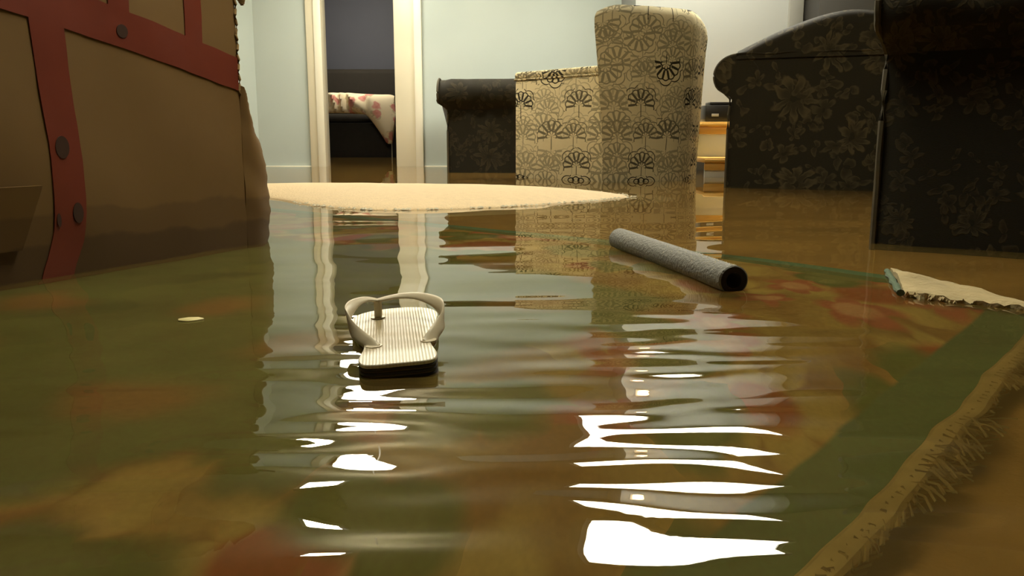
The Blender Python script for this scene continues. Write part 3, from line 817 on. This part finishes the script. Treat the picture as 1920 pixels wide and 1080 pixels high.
# ------------------------------------------------------------------ far room: black sofa and rose cloth
def build_far():
    s = thing('black_sofa', 'black upholstered sofa standing in the dark room beyond the doorway', 'sofa', (-1.75, 10.05, FLOOR))
    box('base', (-1.0, 0.0, 0.0), (1.0, 0.72, 0.50), 'sofa_black', s, 0.03)
    box('backrest', (-1.0, 0.50, 0.45), (1.0, 0.76, 1.15), 'sofa_black', s, 0.06, 4)
    for x in (-1.0, 0.84): box('arm', (x, 0.02, 0.45), (x + 0.16, 0.6, 0.70), 'sofa_black', s, 0.04)
    box('seat_cushion', (-0.83, 0.03, 0.505), (0.83, 0.55, 0.60), 'sofa_black', s, 0.03)
    # cloth over the front edge: long folded roll with a corner hanging at the right
    r = thing('rose_print_cloth', 'cream cloth with red roses draped along the front of the black sofa', 'cloth', (-1.765, 9.93, 0.0))
    rings = []; N = 60; S = 22
    for i in range(N + 1):
        t = i / N; x = -0.95 + 1.37 * t
        top = 0.725 - 0.035 * max(0, (t - 0.93) / 0.07) ** 2 - 0.01 * math.sin(t * 9)
        bot = 0.475 + 0.03 * math.sin(t * PI) ** 2
        if t > 0.76: bot = 0.49 - 0.335 * min(1.0, (t - 0.76) / 0.18) ** 1.3
        hh = (top - bot) / 2; zc = (top + bot) / 2
        ring = []
        for k in range(S):
            a = 2 * PI * k / S
            wr = 0.03 * math.sin(t * 62 + 3 * math.sin(a) + 2 * math.sin(t * 23)) * (0.4 + max(0, math.sin((t - 0.3) * PI / 0.5))) if t < 0.8 else 0
            ca = math.copysign(abs(math.cos(a)) ** 0.7, math.cos(a)); sa = math.copysign(abs(math.sin(a)) ** 0.8, math.sin(a))
            ring.append((x + 0.02 * sa, -0.02 + ca * (0.10 - 0.04 * max(0, (t - 0.8) / 0.2)) + wr * (ca < 0.2), zc + sa * hh * (1 - 0.6 * (t > 0.995))))
        rings.append(ring)
    loft('drape', rings, 'rose', r)
    sweep('cord', [Vector((0.375, -0.04, 0.17 - 0.26 * k / 6)) for k in range(7)], 0.006, 0.006, 'cord', r, 6)
build_far()

# ------------------------------------------------------------------ flip-flop
def build_flipflop():
    root = thing('flip_flop', 'cream flip-flop sandal floating on the water, heel towards the camera', 'sandal', (-0.131, 0.950, 0.001))
    root.scale = (1.0, 0.885, 0.86)
    root.rotation_euler = (math.radians(1.8), math.radians(-3.2), math.radians(8.5))
    half = [(-0.138, 0.0), (-0.1375, 0.026), (-0.130, 0.037), (-0.108, 0.0405), (-0.07, 0.0365), (-0.03, 0.036), (0.01, 0.041), (0.05, 0.049), (0.085, 0.0525), (0.110, 0.048), (0.128, 0.034), (0.136, 0.016), (0.138, 0.0)]
    L_ = [(y, -1.06 * x) for y, x in half]; R_ = [(y, x * 0.97) for y, x in half[::-1]]
    out = crom([(x, y, 0) for y, x in (L_ + R_[1:-1])], 5, True)
    def layer(name, z0, z1, s, mat, parent):
        def ring(z, k): return [(p.x * k, p.y * (1 - (1 - k) * 0.4), z) for p in out]
        return loft(name, [ring(z0, s - 0.015), ring(z0 + 0.001, s), ring(z1 - 0.001, s), ring(z1, s - 0.015)], mat, parent)
    so = layer('outsole', -0.010, 0.003, 1.0, 'sole', root)
    layer('sole_layer', 0.003, 0.0055, 0.985, 'sole2', so)
    layer('sole_layer', 0.0055, 0.009, 1.0, 'sole', so)
    layer('sole_layer', 0.009, 0.0112, 0.985, 'sole2', so)
    layer('sole_layer', 0.0112, 0.0145, 1.0, 'sole', so)
    layer('footbed', 0.0145, 0.0195, 0.995, 'footbed', root)
    Z = 0.0195
    post = Vector((-0.022, 0.085, Z + 0.026))
    def strap(name, pts, tw):
        path = crom(pts, 10); n = len(path)
        rings = []
        for i, p in enumerate(path):
            t = (path[min(i + 1, n - 1)] - path[max(i - 1, 0)]).normalized()
            k = i / (n - 1)
            # band lies across the foot: width direction runs along the foot, tipped
            wdir = Vector((0.10 * tw, 0.9, 0.30 + 0.5 * k)).normalized()
            wdir = (wdir - t * wdir.dot(t)).normalized(); nrm = t.cross(wdir)
            wd = 0.0042 + 0.0042 * math.sin(min(1, k * 1.25) * PI * 0.62)
            th = 0.0022
            rings.append([p + wdir * (wd * math.cos(2 * PI * j / 12)) + nrm * (th * math.sin(2 * PI * j / 12)) for j in range(12)])
        return loft(name, rings, 'strap', root)
    strap('strap', [post, (-0.036, 0.083, Z + 0.0295), (-0.050, 0.064, Z + 0.0285), (-0.056, 0.028, Z + 0.022), (-0.049, -0.018, Z + 0.012), (-0.034, -0.048, Z + 0.003), (-0.026, -0.060, Z - 0.003)], -1)
    strap('strap', [post, (0.004, 0.088, Z + 0.0290), (0.030, 0.074, Z + 0.0295), (0.050, 0.040, Z + 0.025), (0.052, -0.006, Z + 0.015), (0.040, -0.040, Z + 0.005), (0.032, -0.056, Z - 0.003)], 1)
    sweep('toe_post', crom([post + Vector((0, 0, 0.001)), (-0.022, 0.085, Z + 0.014), (-0.023, 0.086, Z - 0.004)], 6), 0.0048, 0.0042, 'strap', root, 10, up=Vector((0, 1, 0)))
    # small rubber washer round the post and the two strap plugs
    sweep('strap_plug', [Vector((-0.023, 0.086, Z - 0.002)), Vector((-0.023, 0.086, Z + 0.0015))], 0.009, 0.009, 'strap', root, 14, up=Vector((0, 1, 0)))
    for x, y in ((-0.027, -0.058), (0.033, -0.054)):
        sweep('strap_plug', [Vector((x, y, Z - 0.002)), Vector((x, y, Z + 0.001))], 0.009, 0.009, 'strap', root, 14, up=Vector((0, 1, 0)))
build_flipflop()

# ------------------------------------------------------------------ foam tube
def build_tube():
    A_, B_ = Vector((0.240, 1.872, 0.015)), Vector((0.352, 1.318, 0.015))
    d = (B_ - A_); L = d.length; d.normalize()
    root = thing('foam_tube', 'grey foam pipe-insulation tube floating on the water', 'foam tube', A_ , math.atan2(d.y, d.x))
    R, r, n = 0.0245, 0.0100, 40
    rings = []
    st = [(0.0, r * 0.99), (0.0, R - 0.002), (0.002, R)] + [(L * k / 24, R) for k in range(1, 24)] + [(L - 0.002, R), (L, R - 0.002), (L, r * 1.3)]
    for x, rad in st:
        ring = []
        for k in range(n):
            a = 2 * PI * k / n
            rr = rad + 0.0004 * nz((x, a, 0), 14)
            slit = 0.0016 if k == 15 and rad > 0.02 else 0.0
            ring.append((x, math.sin(a) * (rr - slit) * 1.02, math.cos(a) * (rr - slit) * 0.98))
        rings.append(ring)
    loft('sleeve', rings, 'foam', root, caps=False)
    # hollow dark core, recessed
    rings = []
    for x, rad in ((-0.0005, R - 0.0025), (-0.0005, r), (0.03, r), (L - 0.03, r), (L + 0.0005, r * 1.3), (L + 0.0005, R - 0.0025)):
        rings.append([(x, math.sin(2 * PI * k / n) * rad, math.cos(2 * PI * k / n) * rad) for k in range(n)])
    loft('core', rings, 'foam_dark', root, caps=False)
    vs, fs = [], []; rnd = random.Random(8)
    for k in range(110):   # clinging droplets near the close end
        x = L - abs(rnd.gauss(0, 0.14)); a = rnd.gauss(-0.1, 0.5); s = rnd.uniform(0.0006, 0.0015)
        if x < 0.05 or x > L: continue
        c = Vector((x, math.sin(a) * R * 1.02, math.cos(a) * R * 0.98)); o0 = len(vs)
        vs += [c + Vector(q) * s for q in ((1, 0, 0), (0, 1, 0), (-1, 0, 0), (0, -1, 0), (0, 0, 1))]
        fs += [(o0, o0 + 1, o0 + 4), (o0 + 1, o0 + 2, o0 + 4), (o0 + 2, o0 + 3, o0 + 4), (o0 + 3, o0, o0 + 4)]
    dr = obj('droplets', vs, fs, 'glint_bead', root); dr['kind'] = 'stuff'
build_tube()

# ------------------------------------------------------------------ small pale yellow fleck on the water
pts = [(0.018, 0.004), (0.008, 0.010), (-0.006, 0.009), (-0.016, 0.002), (-0.012, -0.006), (0.002, -0.009), (0.012, -0.004)]
sp = prism('water_fleck', [(-0.426 + x, 1.088 + y * 1.3) for x, y in pts], -0.001, 0.003, 'fleck_yellow', None, 0.001, 2)
tag(sp, 'small pale yellow scrap on the water in front of the cardboard box', 'fleck')

# ------------------------------------------------------------------ lamps
def panel_light(name, label, x0, x1, y0, y1, strength, col):
    r = thing(name, label, 'ceiling light', ((x0 + x1) / 2, (y0 + y1) / 2, CEIL))
    hx, hy = (x1 - x0) / 2, (y1 - y0) / 2
    for lo, hi in (((-hx - .03, -hy - .03, -.05), (hx + .03, -hy, 0)), ((-hx - .03, hy, -.05), (hx + .03, hy + .03, 0)), ((-hx - .03, -hy, -.05), (-hx, hy, 0)), ((hx, -hy, -.05), (hx + .03, hy, 0))):
        box('frame', lo, hi, 'frame', r)
    box('diffuser', (-hx, -hy, -.04), (hx, hy, -.01), emit(name + '_glow', col, strength), r)
panel_light('ceiling_panel_light', 'wide bright panel light on the ceiling near the stairs', 0.48, 1.72, 4.95, 5.95, LIGHT_MAIN, (1.0, 0.95, 0.78))
panel_light('ceiling_spot_light', 'small square light on the ceiling before the doorway', -1.28, -1.04, 4.75, 5.0, LIGHT_SPOT, (1.0, 0.86, 0.62))
panel_light('ceiling_panel_light', 'long fill panel added on the ceiling to light the rug and flip-flop', -0.6, 0.7, 1.5, 2.1, LIGHT_FILL, (1.0, 0.92, 0.68))  # unseen overhead panel, added to brighten the rug and flip-flop
# pendant before the doorway
pd = thing('pendant_light', 'white drum pendant light hanging before the doorway', 'pendant light', (-1.0, 6.1, CEIL))
sweep('cable', [Vector((0, 0, 0)), Vector((0, 0, -0.2)), Vector((0, 0, -0.36))], 0.006, 0.006, 'frame', pd, 8, up=Vector((0, 1, 0)))
loft('shade', [[(rr * math.cos(2 * PI * k / 28), rr * math.sin(2 * PI * k / 28), z) for k in range(28)] for rr, z in ((0.02, -0.34), (0.25, -0.36), (0.28, -0.40), (0.28, -0.52), (0.26, -0.55), (0.02, -0.56))], emit('pendant_glow', (1.0, 0.95, 0.78), LIGHT_DOOR), pd)
# bulb on the stair wall
sn = thing('wall_lamp', 'small warm wall lamp above the stairs', 'wall lamp', (0.99, YS, 1.72))
box('back_plate', (-0.05, -0.02, -0.08), (0.05, 0.0, 0.08), 'frame', sn, 0.006)
loft('bulb', [[(rr * math.cos(2 * PI * k / 16), -0.08 + rr * math.sin(2 * PI * k / 16), z) for k in range(16)] for rr, z in ((0.012, -0.05), (0.035, -0.03), (0.045, 0.0), (0.035, 0.03), (0.012, 0.05))], emit('bulb_glow', (1.0, 0.62, 0.25), 25.0), sn)
sweep('arm', [Vector((0, -0.01, -0.05)), Vector((0, -0.05, -0.055)), Vector((0, -0.08, -0.05))], 0.008, 0.008, 'frame', sn, 8)
# ceiling lamp of the far room
fl = thing('round_ceiling_light', 'small round ceiling light in the room beyond the doorway', 'ceiling light', (-1.75, 9.55, CEIL))
loft('glass', [[(rr * math.cos(2 * PI * k / 24), rr * math.sin(2 * PI * k / 24), z) for k in range(24)] for rr, z in ((0.12, -0.01), (0.13, -0.04), (0.09, -0.08), (0.02, -0.09))], emit('far_glow', (1.0, 0.90, 0.70), 210.0), fl)
loft('rim', [[(rr * math.cos(2 * PI * k / 24), rr * math.sin(2 * PI * k / 24), z) for k in range(24)] for rr, z in ((0.15, 0.0), (0.15, -0.02), (0.125, -0.02), (0.125, 0.0))], 'frame', fl, caps=False)
